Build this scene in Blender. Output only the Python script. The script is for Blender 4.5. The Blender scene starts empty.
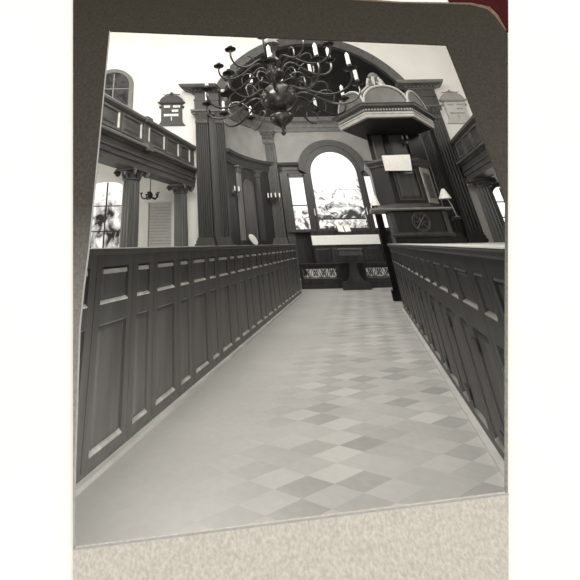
import bpy, bmesh, math, random
from mathutils import Vector, Matrix
random.seed(7)
PI = math.pi
C = bpy.context.scene.collection
sin, cos, rad = math.sin, math.cos, math.radians

# ------------------------------------------------------------------ materials
def new_mat(name):
    m = bpy.data.materials.new(name); m.use_nodes = True
    nt = m.node_tree
    b = nt.nodes.get('Principled BSDF')
    return m, nt, b
def tint(v, w=1.0):
    return (v * 1.0, v * (0.975 if w else 1), v * (0.925 if w else 1), 1)
def surf(name, v, rough=.5, metal=0, vary=.25, scale=(6, 6, 6), spec=.5, bump=0, col=None):
    """procedural surface: one tone broken up by stretched noise"""
    m, nt, b = new_mat(name)
    tc = nt.nodes.new('ShaderNodeTexCoord'); mp = nt.nodes.new('ShaderNodeMapping')
    mp.inputs['Scale'].default_value = scale
    nz = nt.nodes.new('ShaderNodeTexNoise'); nz.inputs['Scale'].default_value = 1.0; nz.inputs['Detail'].default_value = 4
    cr = nt.nodes.new('ShaderNodeValToRGB')
    c = col or tint(v)[:3]
    cr.color_ramp.elements[0].position = .3; cr.color_ramp.elements[1].position = .7
    cr.color_ramp.elements[0].color = tuple(x * (1 - vary) for x in c) + (1,)
    cr.color_ramp.elements[1].color = tuple(min(1, x * (1 + vary)) for x in c) + (1,)
    nt.links.new(tc.outputs['Object'], mp.inputs['Vector']); nt.links.new(mp.outputs['Vector'], nz.inputs['Vector'])
    nt.links.new(nz.outputs['Fac'], cr.inputs['Fac']); nt.links.new(cr.outputs['Color'], b.inputs['Base Color'])
    b.inputs['Roughness'].default_value = rough; b.inputs['Metallic'].default_value = metal
    b.inputs['Specular IOR Level'].default_value = spec
    if bump:
        bp = nt.nodes.new('ShaderNodeBump'); bp.inputs['Strength'].default_value = bump; bp.inputs['Distance'].default_value = .01
        nt.links.new(nz.outputs['Fac'], bp.inputs['Height']); nt.links.new(bp.outputs['Normal'], b.inputs['Normal'])
    return m

M = {}
M['wood'] = surf('dark_wood', .030, .38, vary=.35, scale=(9, 9, 1.2), spec=.45)
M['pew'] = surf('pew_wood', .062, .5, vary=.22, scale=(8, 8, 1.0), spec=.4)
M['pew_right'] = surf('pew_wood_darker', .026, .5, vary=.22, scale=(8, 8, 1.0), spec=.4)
M['pew_cap'] = surf('pew_cap_pale', .60, .4, vary=.15, scale=(9, 2, 9))  # cap tops paler than the pew wood below
M['gallery'] = surf('gallery_wood', .088, .42, vary=.25, scale=(9, 1.5, 9), spec=.4)
M['strip'] = surf('painted_glint', .75, .35, vary=.1)
M['column'] = surf('column_wood', .085, .45, vary=.2, scale=(9, 9, .8))
M['pier'] = surf('pier_wood', .048, .45, vary=.2, scale=(9, 9, .8))
M['panel'] = surf('apse_panelling', .03, .42, vary=.3, scale=(7, 7, .9))
M['plaster'] = surf('white_plaster', .80, .9, vary=.04, scale=(1.2, 1.2, 1.2), spec=.1)
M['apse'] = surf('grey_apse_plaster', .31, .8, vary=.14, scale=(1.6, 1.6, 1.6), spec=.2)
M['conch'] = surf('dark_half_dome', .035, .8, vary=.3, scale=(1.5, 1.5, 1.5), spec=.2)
M['pulpit'] = surf('pulpit_mahogany', .014, .38, vary=.35, scale=(9, 9, 1.2), spec=.5)
M['tester'] = surf('tester_wood', .12, .42, vary=.2, scale=(4, 4, 4), spec=.5)
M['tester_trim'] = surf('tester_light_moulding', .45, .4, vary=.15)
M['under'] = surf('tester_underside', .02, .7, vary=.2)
M['paint_white'] = surf('white_paint', .9, .75, vary=.015, scale=(2, 2, 2), spec=.1)
M['cloth'] = surf('white_linen', .92, .85, vary=.05, scale=(20, 20, 20), spec=.1)
M['candle'] = surf('candle_wax', .9, .45, vary=.03)
M['brass'] = surf('tarnished_brass', .10, .28, metal=.85, vary=.4, scale=(14, 14, 14))
M['brass_dark'] = surf('dark_bronze', .035, .32, metal=.6, vary=.4, scale=(14, 14, 14))
M['iron'] = surf('wrought_iron', .02, .5, vary=.2)
M['marble'] = surf('pale_marble', .75, .5, vary=.12, scale=(2, 2, 2))
M['ledge_stone'] = surf('aisle_kerb_stone', .55, .6, vary=.12, scale=(3, 3, 3))
M['stone_tablet'] = surf('pale_stone_tablet', .5, .7, vary=.1, scale=(8, 8, 30))
M['tablet_dark'] = surf('dark_tablet_wood', .035, .5, vary=.2)
M['tablet_pale'] = surf('glare_tablet', .52, .7, vary=.1)  # glare over this notice board painted into its pale tones
M['tablet_grey'] = surf('glare_tablet_dark', .32, .7, vary=.1)
M['text'] = surf('white_lettering', .85, .7, vary=.03)
M['text_grey'] = surf('faint_lettering', .30, .7, vary=.05)
M['frame_dark'] = surf('window_frame_dark', .03, .5, vary=.2)
M['frame_mid'] = surf('window_casing', .06, .45, vary=.2, scale=(6, 6, 1))
M['trim_arch'] = surf('window_arch_moulding', .075, .5, vary=.15)
M['sheet'] = surf('grainy_paper', 0, .9, vary=.16, scale=(110, 110, 110), spec=.1, bump=.3, col=(.53, .495, .43))
M['tan'] = surf('worn_paper_edge', 0, .9, vary=.25, scale=(60, 60, 60), spec=.1, col=(.17, .125, .08))
M['red'] = surf('oxblood_cloth', 0, .85, vary=.2, scale=(50, 50, 50), spec=.1, col=(.045, .004, .005))
M['cut'] = surf('cut_paper_edge', .36, .9, vary=.1, scale=(60, 60, 60))
M['ground'] = surf('nave_floor_stone', .3, .8)

M['pier_cor'] = surf('cornice_wood', .14, .4, vary=.2)
M['slim'] = surf('slim_pilaster_lit', .17, .4, vary=.2, scale=(9, 9, .8))
M['panel_lit'] = surf('panel_wood_sheen', .085, .35, vary=.2, scale=(6, 6, .8))  # sheen on the panels put into a paler colour
M['book'] = surf('book_cover', .10, .5, vary=.2)
M['carve'] = surf('carved_wood', .10, .4, vary=.5, scale=(30, 30, 30))
M['pulpit_mid'] = surf('pulpit_moulding', .065, .35, vary=.3, scale=(9, 9, 2))
M['ledge_w'] = surf('pulpit_ledge', .30, .35, vary=.3, scale=(3, 6, 6))
M['pulpit_lit'] = surf('pulpit_painted_light', .42, .38, vary=.2, scale=(6, 6, 2))
M['tester_cor'] = surf('tester_cornice', .09, .4, vary=.2)
M['rod'] = surf('pale_rod', .4, .4, vary=.3, scale=(20, 20, 20))
M['frame_grey'] = surf('painted_window_frame', .16, .6, vary=.1)
M['bar_grey'] = surf('pale_glazing_bar', .22, .6, vary=.1)
M['text_mid'] = surf('tablet_lettering', .36, .7, vary=.1)
def foot_haze(name, rng_, k_foot, k_top):
    '''pale haze painted into the wood towards the floor'''
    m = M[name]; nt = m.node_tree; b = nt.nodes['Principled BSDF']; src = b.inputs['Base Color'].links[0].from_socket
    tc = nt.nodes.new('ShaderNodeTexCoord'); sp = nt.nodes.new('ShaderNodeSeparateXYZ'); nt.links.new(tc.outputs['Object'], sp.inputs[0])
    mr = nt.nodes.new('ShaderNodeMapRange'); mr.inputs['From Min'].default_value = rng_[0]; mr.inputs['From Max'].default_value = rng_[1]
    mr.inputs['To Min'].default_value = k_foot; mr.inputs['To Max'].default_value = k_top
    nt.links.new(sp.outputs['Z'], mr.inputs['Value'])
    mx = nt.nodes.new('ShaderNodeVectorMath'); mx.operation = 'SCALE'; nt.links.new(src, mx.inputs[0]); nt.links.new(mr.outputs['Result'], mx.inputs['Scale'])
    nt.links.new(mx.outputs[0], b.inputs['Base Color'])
foot_haze('pew', (.15, 1.05), 2.3, .65); foot_haze('pew_right', (.2, 1.1), 2.3, .65)  # haze low on the pews put into their colour
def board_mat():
    m, nt, b = new_mat('mount_board_painted_light')
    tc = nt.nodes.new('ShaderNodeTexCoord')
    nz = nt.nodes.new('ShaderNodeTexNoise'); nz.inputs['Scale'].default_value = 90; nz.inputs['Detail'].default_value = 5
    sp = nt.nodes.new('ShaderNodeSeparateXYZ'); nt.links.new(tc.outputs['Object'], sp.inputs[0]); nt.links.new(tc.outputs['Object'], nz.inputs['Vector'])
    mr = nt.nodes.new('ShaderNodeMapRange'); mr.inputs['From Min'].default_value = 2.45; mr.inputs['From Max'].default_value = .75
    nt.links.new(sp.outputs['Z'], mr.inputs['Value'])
    cr = nt.nodes.new('ShaderNodeValToRGB'); e = cr.color_ramp.elements          # light painted in as paler tones towards the foot
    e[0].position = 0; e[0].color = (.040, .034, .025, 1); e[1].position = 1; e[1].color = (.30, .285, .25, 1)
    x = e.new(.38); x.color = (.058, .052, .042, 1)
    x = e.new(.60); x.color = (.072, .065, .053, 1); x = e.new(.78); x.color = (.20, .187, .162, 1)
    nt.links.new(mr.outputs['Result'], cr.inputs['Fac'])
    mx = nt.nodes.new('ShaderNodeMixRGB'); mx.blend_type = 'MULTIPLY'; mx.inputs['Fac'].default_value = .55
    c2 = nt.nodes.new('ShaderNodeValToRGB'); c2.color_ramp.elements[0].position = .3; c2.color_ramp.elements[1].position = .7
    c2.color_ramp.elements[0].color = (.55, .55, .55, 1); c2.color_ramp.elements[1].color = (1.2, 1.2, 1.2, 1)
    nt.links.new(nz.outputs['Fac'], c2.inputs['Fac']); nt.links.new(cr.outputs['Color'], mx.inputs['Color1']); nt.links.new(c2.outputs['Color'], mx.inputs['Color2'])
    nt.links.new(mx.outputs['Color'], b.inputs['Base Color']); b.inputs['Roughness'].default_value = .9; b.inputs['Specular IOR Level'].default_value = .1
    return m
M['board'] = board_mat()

def floor_mat():
    m, nt, b = new_mat('diamond_tile_floor'); N = nt.nodes; L = nt.links
    tc = N.new('ShaderNodeTexCoord'); sp = N.new('ShaderNodeSeparateXYZ'); L.new(tc.outputs['Object'], sp.inputs[0])
    def math_(op, a, bb):
        n = N.new('ShaderNodeMath'); n.operation = op
        for i, v in enumerate((a, bb)):
            if v is None: continue
            if isinstance(v, (int, float)): n.inputs[i].default_value = v
            else: L.new(v, n.inputs[i])
        return n.outputs[0]
    x = math_('DIVIDE', sp.outputs['X'], .317); y = math_('DIVIDE', math_('SUBTRACT', sp.outputs['Y'], math_('MULTIPLY', sp.outputs['X'], .577)), .237)
    p = math_('FLOOR', math_('ADD', x, math_('ADD', y, -.3)), None); q = math_('FLOOR', math_('SUBTRACT', x, math_('ADD', y, .08)), None)
    chk = math_('ABSOLUTE', math_('MODULO', math_('ADD', p, q), 2.0), None)
    cv = N.new('ShaderNodeCombineXYZ'); L.new(p, cv.inputs[0]); L.new(q, cv.inputs[1])
    wn = N.new('ShaderNodeTexWhiteNoise'); wn.noise_dimensions = '3D'; L.new(cv.outputs[0], wn.inputs['Vector'])
    nz = N.new('ShaderNodeTexNoise'); nz.inputs['Scale'].default_value = 1.1; nz.inputs['Detail'].default_value = 3; L.new(tc.outputs['Object'], nz.inputs['Vector'])
    fine = N.new('ShaderNodeTexNoise'); fine.inputs['Scale'].default_value = 18; L.new(tc.outputs['Object'], fine.inputs['Vector'])
    # the pattern is worn away along the left of the aisle and clear along its right
    wear = N.new('ShaderNodeMapRange'); wear.inputs['From Min'].default_value = -1.15; wear.inputs['From Max'].default_value = -.35
    wear.inputs['To Min'].default_value = .06; wear.inputs['To Max'].default_value = 1.0
    L.new(sp.outputs['X'], wear.inputs['Value'])
    t = math_('ADD', math_('MULTIPLY', math_('SUBTRACT', .5, chk), .075), math_('MULTIPLY', math_('SUBTRACT', wn.outputs['Value'], .5), .12))
    t = math_('MULTIPLY', t, wear.outputs['Result'])
    t = math_('ADD', t, math_('MULTIPLY', math_('SUBTRACT', nz.outputs['Fac'], .5), .14))
    t = math_('ADD', t, math_('MULTIPLY', math_('SUBTRACT', fine.outputs['Fac'], .5), .07))
    t = math_('ADD', t, .41)
    cb = N.new('ShaderNodeCombineColor')
    L.new(t, cb.inputs[0]); L.new(math_('MULTIPLY', t, .98), cb.inputs[1]); L.new(math_('MULTIPLY', t, .935), cb.inputs[2])
    L.new(cb.outputs[0], b.inputs['Base Color']); b.inputs['Roughness'].default_value = .6; b.inputs['Specular IOR Level'].default_value = .3
    return m
M['floor'] = floor_mat()

def glass_mat(name, lo, hi, strength, scale, dist, z0, z1, thr=(.38, .62), seed=0):
    """stained or clear glass lit by the sky behind it: figures low in the light, clear sky above"""
    m, nt, b = new_mat(name); N = nt.nodes; L = nt.links
    N.remove(b); out = N['Material Output']
    tc = N.new('ShaderNodeTexCoord'); mp = N.new('ShaderNodeMapping'); mp.inputs['Scale'].default_value = scale; mp.inputs['Location'].default_value = (seed, seed * 2, seed)
    L.new(tc.outputs['Object'], mp.inputs['Vector'])
    nz = N.new('ShaderNodeTexNoise'); nz.inputs['Scale'].default_value = 1; nz.inputs['Detail'].default_value = 3; nz.inputs['Distortion'].default_value = dist
    L.new(mp.outputs['Vector'], nz.inputs['Vector'])
    sp = N.new('ShaderNodeSeparateXYZ'); L.new(tc.outputs['Object'], sp.inputs[0])
    mr = N.new('ShaderNodeMapRange'); mr.inputs['From Min'].default_value = z0; mr.inputs['From Max'].default_value = z1
    mr.inputs['To Min'].default_value = 0; mr.inputs['To Max'].default_value = .34
    L.new(sp.outputs['Z'], mr.inputs['Value'])
    ad = N.new('ShaderNodeMath'); ad.operation = 'ADD'; L.new(nz.outputs['Fac'], ad.inputs[0]); L.new(mr.outputs['Result'], ad.inputs[1])
    cr = N.new('ShaderNodeValToRGB'); e = cr.color_ramp.elements
    e[0].position = thr[0]; e[0].color = tint(lo); e[1].position = thr[1]; e[1].color = tint(hi)
    L.new(ad.outputs[0], cr.inputs['Fac'])
    em = N.new('ShaderNodeEmission'); em.inputs['Strength'].default_value = strength; L.new(cr.outputs['Color'], em.inputs['Color'])
    gl = N.new('ShaderNodeBsdfGlossy'); gl.inputs['Roughness'].default_value = .2; gl.inputs['Color'].default_value = (.04, .04, .04, 1)
    a = N.new('ShaderNodeAddShader'); L.new(em.outputs[0], a.inputs[0]); L.new(gl.outputs[0], a.inputs[1]); L.new(a.outputs[0], out.inputs['Surface'])
    return m
M['glass_main'] = glass_mat('stained_glass_main', .05, 1.0, 1.4, (2.3, 2.3, 3.1), 1.7, .35, 2.5, (.42, .66))
M['glass_low'] = glass_mat('stained_glass_foot', .25, 1.0, 1.1, (5, 5, 6), 1.0, 0, 6, (.38, .58), 3)
M['glass_side'] = glass_mat('stained_glass_side', .08, 1.0, 1.35, (4.5, 4.5, 4.5), .6, .35, 1.3, (.42, .62), 5)
M['glass_trees'] = glass_mat('clear_glass_with_trees', .02, 1.0, 1.15, (4.2, 4.2, 3.0), .5, 1.1, 2.3, (.42, .66), 9)
M['glass_grey'] = glass_mat('dim_clear_glass', .03, .09, 1.0, (4, 4, 4), .5, 0, 50, (.4, .6), 2)
M['glass_white'] = glass_mat('clear_glass', .55, 1.0, 1.2, (4, 4, 4), .5, 0, 6, (.3, .5), 4)

# ------------------------------------------------------------------ mesh helper
A = rad(24)                                             # the chancel end runs at 24 degrees to the aisle
def W(x, y, z): return (x, y, z)
def frame(ox, oy, oz=0):                                # oblique plan: x along the east wall, y along the aisle
    return lambda x, y, z: (ox + x * cos(A), oy + x * sin(A) + y, oz + z)
E = frame(-.67, 12.45)
def rot_frame(ox, oy, oz, ang):
    return lambda x, y, z: (ox + x * cos(ang) - y * sin(ang), oy + x * sin(ang) + y * cos(ang), oz + z)

class MB:
    def __init__(s, fr=W): s.bm = bmesh.new(); s.fr = fr
    def v(s, p): return s.bm.verts.new(s.fr(*p))
    def face(s, pts):
        return s.bm.faces.new([s.v(p) for p in pts])
    def loops(s, rings, caps=True, closed=True):
        vr = [[s.v(p) for p in r] for r in rings]; n = len(vr[0])
        for a, b in zip(vr, vr[1:]):
            for i in range(n if closed else n - 1):
                j = (i + 1) % n
                try: s.bm.faces.new((a[i], a[j], b[j], b[i]))
                except ValueError: pass
        if caps:
            for r in (vr[0], vr[-1]):
                try: s.bm.faces.new(r)
                except ValueError: pass
        return s
    def box(s, x0, x1, y0, y1, z0, z1):
        return s.loops([[(x0, y0, z), (x1, y0, z), (x1, y1, z), (x0, y1, z)] for z in (z0, z1)])
    def taper(s, cx, cy, w0, d0, w1, d1, z0, z1):
        return s.loops([[(cx - w / 2, cy - d / 2, z), (cx + w / 2, cy - d / 2, z), (cx + w / 2, cy + d / 2, z), (cx - w / 2, cy + d / 2, z)] for w, d, z in ((w0, d0, z0), (w1, d1, z1))])
    def prism(s, pts, fn, d0, d1):
        return s.loops([[fn(p[0], p[1], d) for p in pts] for d in (d0, d1)])
    def lathe(s, prof, cx=0, cy=0, seg=16, sq=1.0):
        return s.loops([[(cx + r * cos(2 * PI * i / seg), cy + r * sq * sin(2 * PI * i / seg), z) for i in range(seg)] for r, z in prof])
    def tube(s, path, r, seg=6):
        P = [Vector(p) for p in path]; rings = []; up = Vector((0, 0, 1)); prev = None
        for i, p in enumerate(P):
            d = (P[min(i + 1, len(P) - 1)] - P[max(i - 1, 0)]).normalized()
            if prev is None:
                x = d.cross(up)
                if x.length < .05: x = d.cross(Vector((1, 0, 0)))
            else:
                x = prev - d * prev.dot(d)
            x.normalize(); prev = x; y = d.cross(x)
            rr = r[i] if isinstance(r, (list, tuple)) else r
            rings.append([tuple(p + x * rr * cos(2 * PI * k / seg) + y * rr * sin(2 * PI * k / seg)) for k in range(seg)])
        return s.loops(rings)
    def sweep(s, prof, path, closed=False):
        """prof: closed (offset to the right of travel, z); path: plan points"""
        n = len(path); rings = []
        for i, (x, y) in enumerate(path):
            def nrm(a, b):
                d = Vector((b[0] - a[0], b[1] - a[1])).normalized(); return Vector((d.y, -d.x))
            ns = []
            if i > 0: ns.append(nrm(path[i - 1], path[i]))
            if i < n - 1: ns.append(nrm(path[i], path[i + 1]))
            m = ns[0] if len(ns) == 1 else (ns[0] + ns[1]) / max(.35, (1 + ns[0].dot(ns[1])))
            rings.append([(x + m.x * o, y + m.y * o, z) for o, z in prof])
        return s.loops(rings)
    def field(s, o, a, b, n, w, h, rise, bev):
        """raised panel with bevelled sides on a face: corner o, directions a and b, outward n"""
        o, a, b, n = map(Vector, (o, a, b, n))
        r0 = [o, o + a * w, o + a * w + b * h, o + b * h]
        r1 = [o + a * bev + b * bev + n * rise, o + a * (w - bev) + b * bev + n * rise, o + a * (w - bev) + b * (h - bev) + n * rise, o + a * bev + b * (h - bev) + n * rise]
        return s.loops([[tuple(p) for p in r0], [tuple(p) for p in r1]])
    def build(s, name, mat, parent=None, smooth=False):
        if s.fr is W or True:
            bmesh.ops.recalc_face_normals(s.bm, faces=s.bm.faces)
        me = bpy.data.meshes.new(name)
        root = parent
        while root is not None and root.parent is not None: root = root.parent
        if root is not None:
            bmesh.ops.translate(s.bm, verts=s.bm.verts, vec=-root.location)
        s.bm.to_mesh(me); s.bm.free()
        if smooth:
            for p in me.polygons: p.use_smooth = True
            try: me.set_sharp_from_angle(angle=rad(40))
            except Exception: pass
        me.materials.append(mat)
        o = bpy.data.objects.new(name, me); C.objects.link(o)
        if parent is not None: o.parent = parent
        return o

def tag(o, label=None, cat=None, group=None, kind=None):
    if label: o['label'] = label
    if cat: o['category'] = cat
    if group: o['group'] = group
    if kind: o['kind'] = kind
    return o
def thing(name, loc, label, cat, group=None):
    o = bpy.data.objects.new(name, None); o.empty_display_size = .1; C.objects.link(o); o.location = loc
    return tag(o, label, cat, group)
def struct(o): o['kind'] = 'structure'; return o
def dup(root, delta, label, group=None):
    r = root.copy(); C.objects.link(r); r.location = root.location + Vector(delta); r['label'] = label
    if group: r['group'] = group
    for ch in list(root.children):
        c = ch.copy(); C.objects.link(c); c.parent = r
        for g in list(ch.children):
            d = g.copy(); C.objects.link(d); d.parent = c
    return r

# ------------------------------------------------------------------ plan constants
XL, XR = -1.80, .55                     # pew fronts each side of the aisle
GL, GR = -4.5, 3.45                     # gallery fronts
WL, WR = -8.6, 6.9                      # side walls
HN = 9.6                                # nave height
U0, AW, AT = .17, 3.5, 3.3              # apse centre, half width, depth
ZS = 6.3                                # springing of the chancel arch
TH = rad(23.757)
rx, ry = cos(TH), sin(TH)               # the west wall runs along this direction
def westY(x, d=1.5): return (d * cos(TH)) + ((x + d * sin(TH)) / rx) * ry
def eastY(x): return 12.45 + (x + .67) / cos(A) * sin(A)
def eastU(x): return (x + .67) / cos(A)
def board(d): return lambda r, z, k: (r * rx - (d + k) * sin(TH), r * ry + (d + k) * cos(TH), z)

# ------------------------------------------------------------------ the shell
m = MB(); m.loops([[(WL, westY(WL, 1.52), z), (WR, westY(WR, 1.52), z), (WR, eastY(WR) + .1, z), (WL, eastY(WL) + .1, z)] for z in (-.1, 0)])
struct(m.build('floor', M['floor']))
m = MB(); m.loops([[(WL, westY(WL, 1.52), z), (WR, westY(WR, 1.52), z), (WR, eastY(WR) + .2, z), (WL, eastY(WL) + .2, z)] for z in (HN, HN + .15)])
struct(m.build('ceiling', M['plaster']))
m = MB(); m.loops([[(WL - .2, westY(WL), z), (WL, westY(WL), z), (WL, eastY(WL), z), (WL - .2, eastY(WL), z)] for z in (0, HN)])
struct(m.build('wall_left', M['plaster']))
m = MB(); m.loops([[(WR, westY(WR), z), (WR + .2, westY(WR), z), (WR + .2, eastY(WR), z), (WR, eastY(WR), z)] for z in (0, HN)])
struct(m.build('wall_right', M['plaster']))

ARC_Z, ARC_R = 4.55, 3.98
def arc_pts(R, n=40, z0=None):
    z0 = ZS if z0 is None else z0
    a0 = math.asin((z0 - ARC_Z) / R)
    return [(U0 + R * cos(a0 + (PI - 2 * a0) * i / n), ARC_Z + R * sin(a0 + (PI - 2 * a0) * i / n)) for i in range(n + 1)]
uL, uR = eastU(WL), eastU(WR)
ap = arc_pts(3.70)                      # right to left
m = MB(E)
m.box(uL, U0 - AW, 0, .09, 0, HN); m.box(U0 + AW, uR, 0, .09, 0, HN)
m.box(U0 - AW, ap[-1][0], 0, .09, ZS, HN); m.box(ap[0][0], U0 + AW, 0, .09, ZS, HN)
for (x0, z0), (x1, z1) in zip(ap, ap[1:]):
    m.loops([[(x0, d, z0), (x0, d, HN), (x1, d, HN), (x1, d, z1)] for d in (0, .09)])
struct(m.build('wall_east', M['plaster']))

# west wall: white, with the opening the mount surrounds
hole = [(-.47, 2.37), (1.47, 2.2964), (1.3812, 1.6204), (.8787, .4185), (-.3454, .4346), (-.3918, .8177)]
m = MB(lambda r, z, k: board(1.512)(r, z, k))
bx0, bx1 = (WL + 1.5 * sin(TH)) / rx - 1.5, (WR + 1.5 * sin(TH)) / rx + 1.5
out = [(bx0, HN + .3), (bx1, HN + .3), (bx1, -1.6), (bx0, -1.6)]
def ring_faces(m, outer, inner, k, pairs):
    """outer quad to inner hole, hand paired faces at depth k"""
    for poly in pairs: m.face([(p[0], p[1], k) for p in poly])
h = hole
pairs = [[out[0], out[1], h[1], h[0]], [out[1], out[2], h[3], h[2], h[1]], [out[2], out[3], h[4], h[3]], [out[3], out[0], h[0], h[5], h[4]]]
for k in (0, .004): ring_faces(m, out, h, k, pairs)
for i in range(6):
    a, b = h[i], h[(i + 1) % 6]; m.face([(a[0], a[1], 0), (b[0], b[1], 0), (b[0], b[1], .004), (a[0], a[1], .004)])
struct(m.build('wall_front', M['paint_white']))

# ------------------------------------------------------------------ the mount round the opening
t = thing('photo_mount', board(1.505)(-.5, 0, 0), 'dark brown mount board with painted light on its left margin framing the church view', 'mount board')
o_ = [(-.6198, 2.6405), (.8509, 2.567), (.8858, 2.43), (1.1331, 2.4042), (1.4951, 2.3855), (1.5722, 2.3546), (1.5958, 2.3098), (1.6141, 2.2117), (1.6167, 2.1997), (.9409, .5864)]
h_ = [(-.3848, 2.2651), (1.2913, 2.1431), (1.2915, 2.0044), (1.2899, 1.7968), (1.2887, 1.5265), (1.2794, 1.408), (.937, .5858)]
l_ = [(-.3848, 2.2651), (-.3875, 1.275), (-.3931, 1.1326), (-.394, 1.0113), (-.367, .6549), (-.3511, .4916)]
m = MB(lambda r, z, k: board(1.5)(r, z, k))
for k in (0, .009):
    P = lambda q: (q[0], q[1], k)
    m.face([P(o_[0]), P(o_[1]), P(o_[2]), P(o_[3]), P(h_[1]), P(h_[0])])
    m.face([P(o_[3]), P(o_[4]), P(o_[5]), P(o_[6]), P(o_[7]), P(h_[2]), P(h_[1])])
    m.face([P(o_[7]), P(o_[8]), P(o_[9]), P(h_[6]), P(h_[5]), P(h_[4]), P(h_[3]), P(h_[2])])
    m.face([P(o_[0]), P(l_[0]), P(l_[1]), P(l_[2]), P(l_[3]), P(l_[4]), P(l_[5]), P((-.3545, .4913))])
for chain in (h_, l_, o_):
    for a, b in zip(chain, chain[1:]): m.face([(a[0], a[1], 0), (b[0], b[1], 0), (b[0], b[1], .009), (a[0], a[1], .009)])
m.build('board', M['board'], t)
m = MB(lambda r, z, k: board(1.4995)(r, z, k))
for a, b in zip(l_, l_[1:]):
    m.loops([[(a[0] - .004, a[1], k), (a[0] + .0015, a[1], k), (b[0] + .0015, b[1], k), (b[0] - .004, b[1], k)] for k in (0, .003)])
tag(m.build('cut_edge', M['cut'], t), 'pale cut paper edge')
m = MB(lambda r, z, k: board(1.503)(r, z, k))
m.loops([[(x, z, k) for x, z in [(.8311, 2.452), (1.1409, 2.415), (1.5077, 2.399), (1.594, 2.372), (1.6171, 2.3201), (1.622, 2.2252), (1.45, 2.2), (.84, 2.4)]] for k in (0, .003)])
tag(m.build('worn_edge', M['tan'], t), 'frayed tan paper edge')
t = thing('paper_sheet', board(1.5)(.3, .3, 0), 'pale grainy paper sheet below the dark mount board', 'paper')
m = MB(lambda r, z, k: board(1.498)(r, z, k))
m.loops([[(x, z, k) for x, z in [(-.3545, .4913), (.9407, .5859), (.8472, .3629), (-.3405, .378)]] for k in (0, .010)])
m.build('sheet', M['sheet'], t)
m = MB(lambda r, z, k: board(1.4975)(r, z, k))
m.loops([[(-.3545, .4925, k), (.9407, .5871, k), (.9407, .5835, k), (-.3545, .489, k)] for k in (0, .003)])
m.build('torn_edge', M['cut'], t)
m = MB(lambda r, z, k: board(1.506)(r, z, k))
m.loops([[(x, z, k) for x, z in [(1.40, 2.50), (1.7482, 2.50), (1.6284, 2.2117), (1.40, 2.2)]] for k in (0, .004)])
m.build('album_cover', M['red'])
tag(bpy.data.objects['album_cover'], 'oxblood red cloth cover showing behind the board at its worn corner', 'cover')

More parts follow.
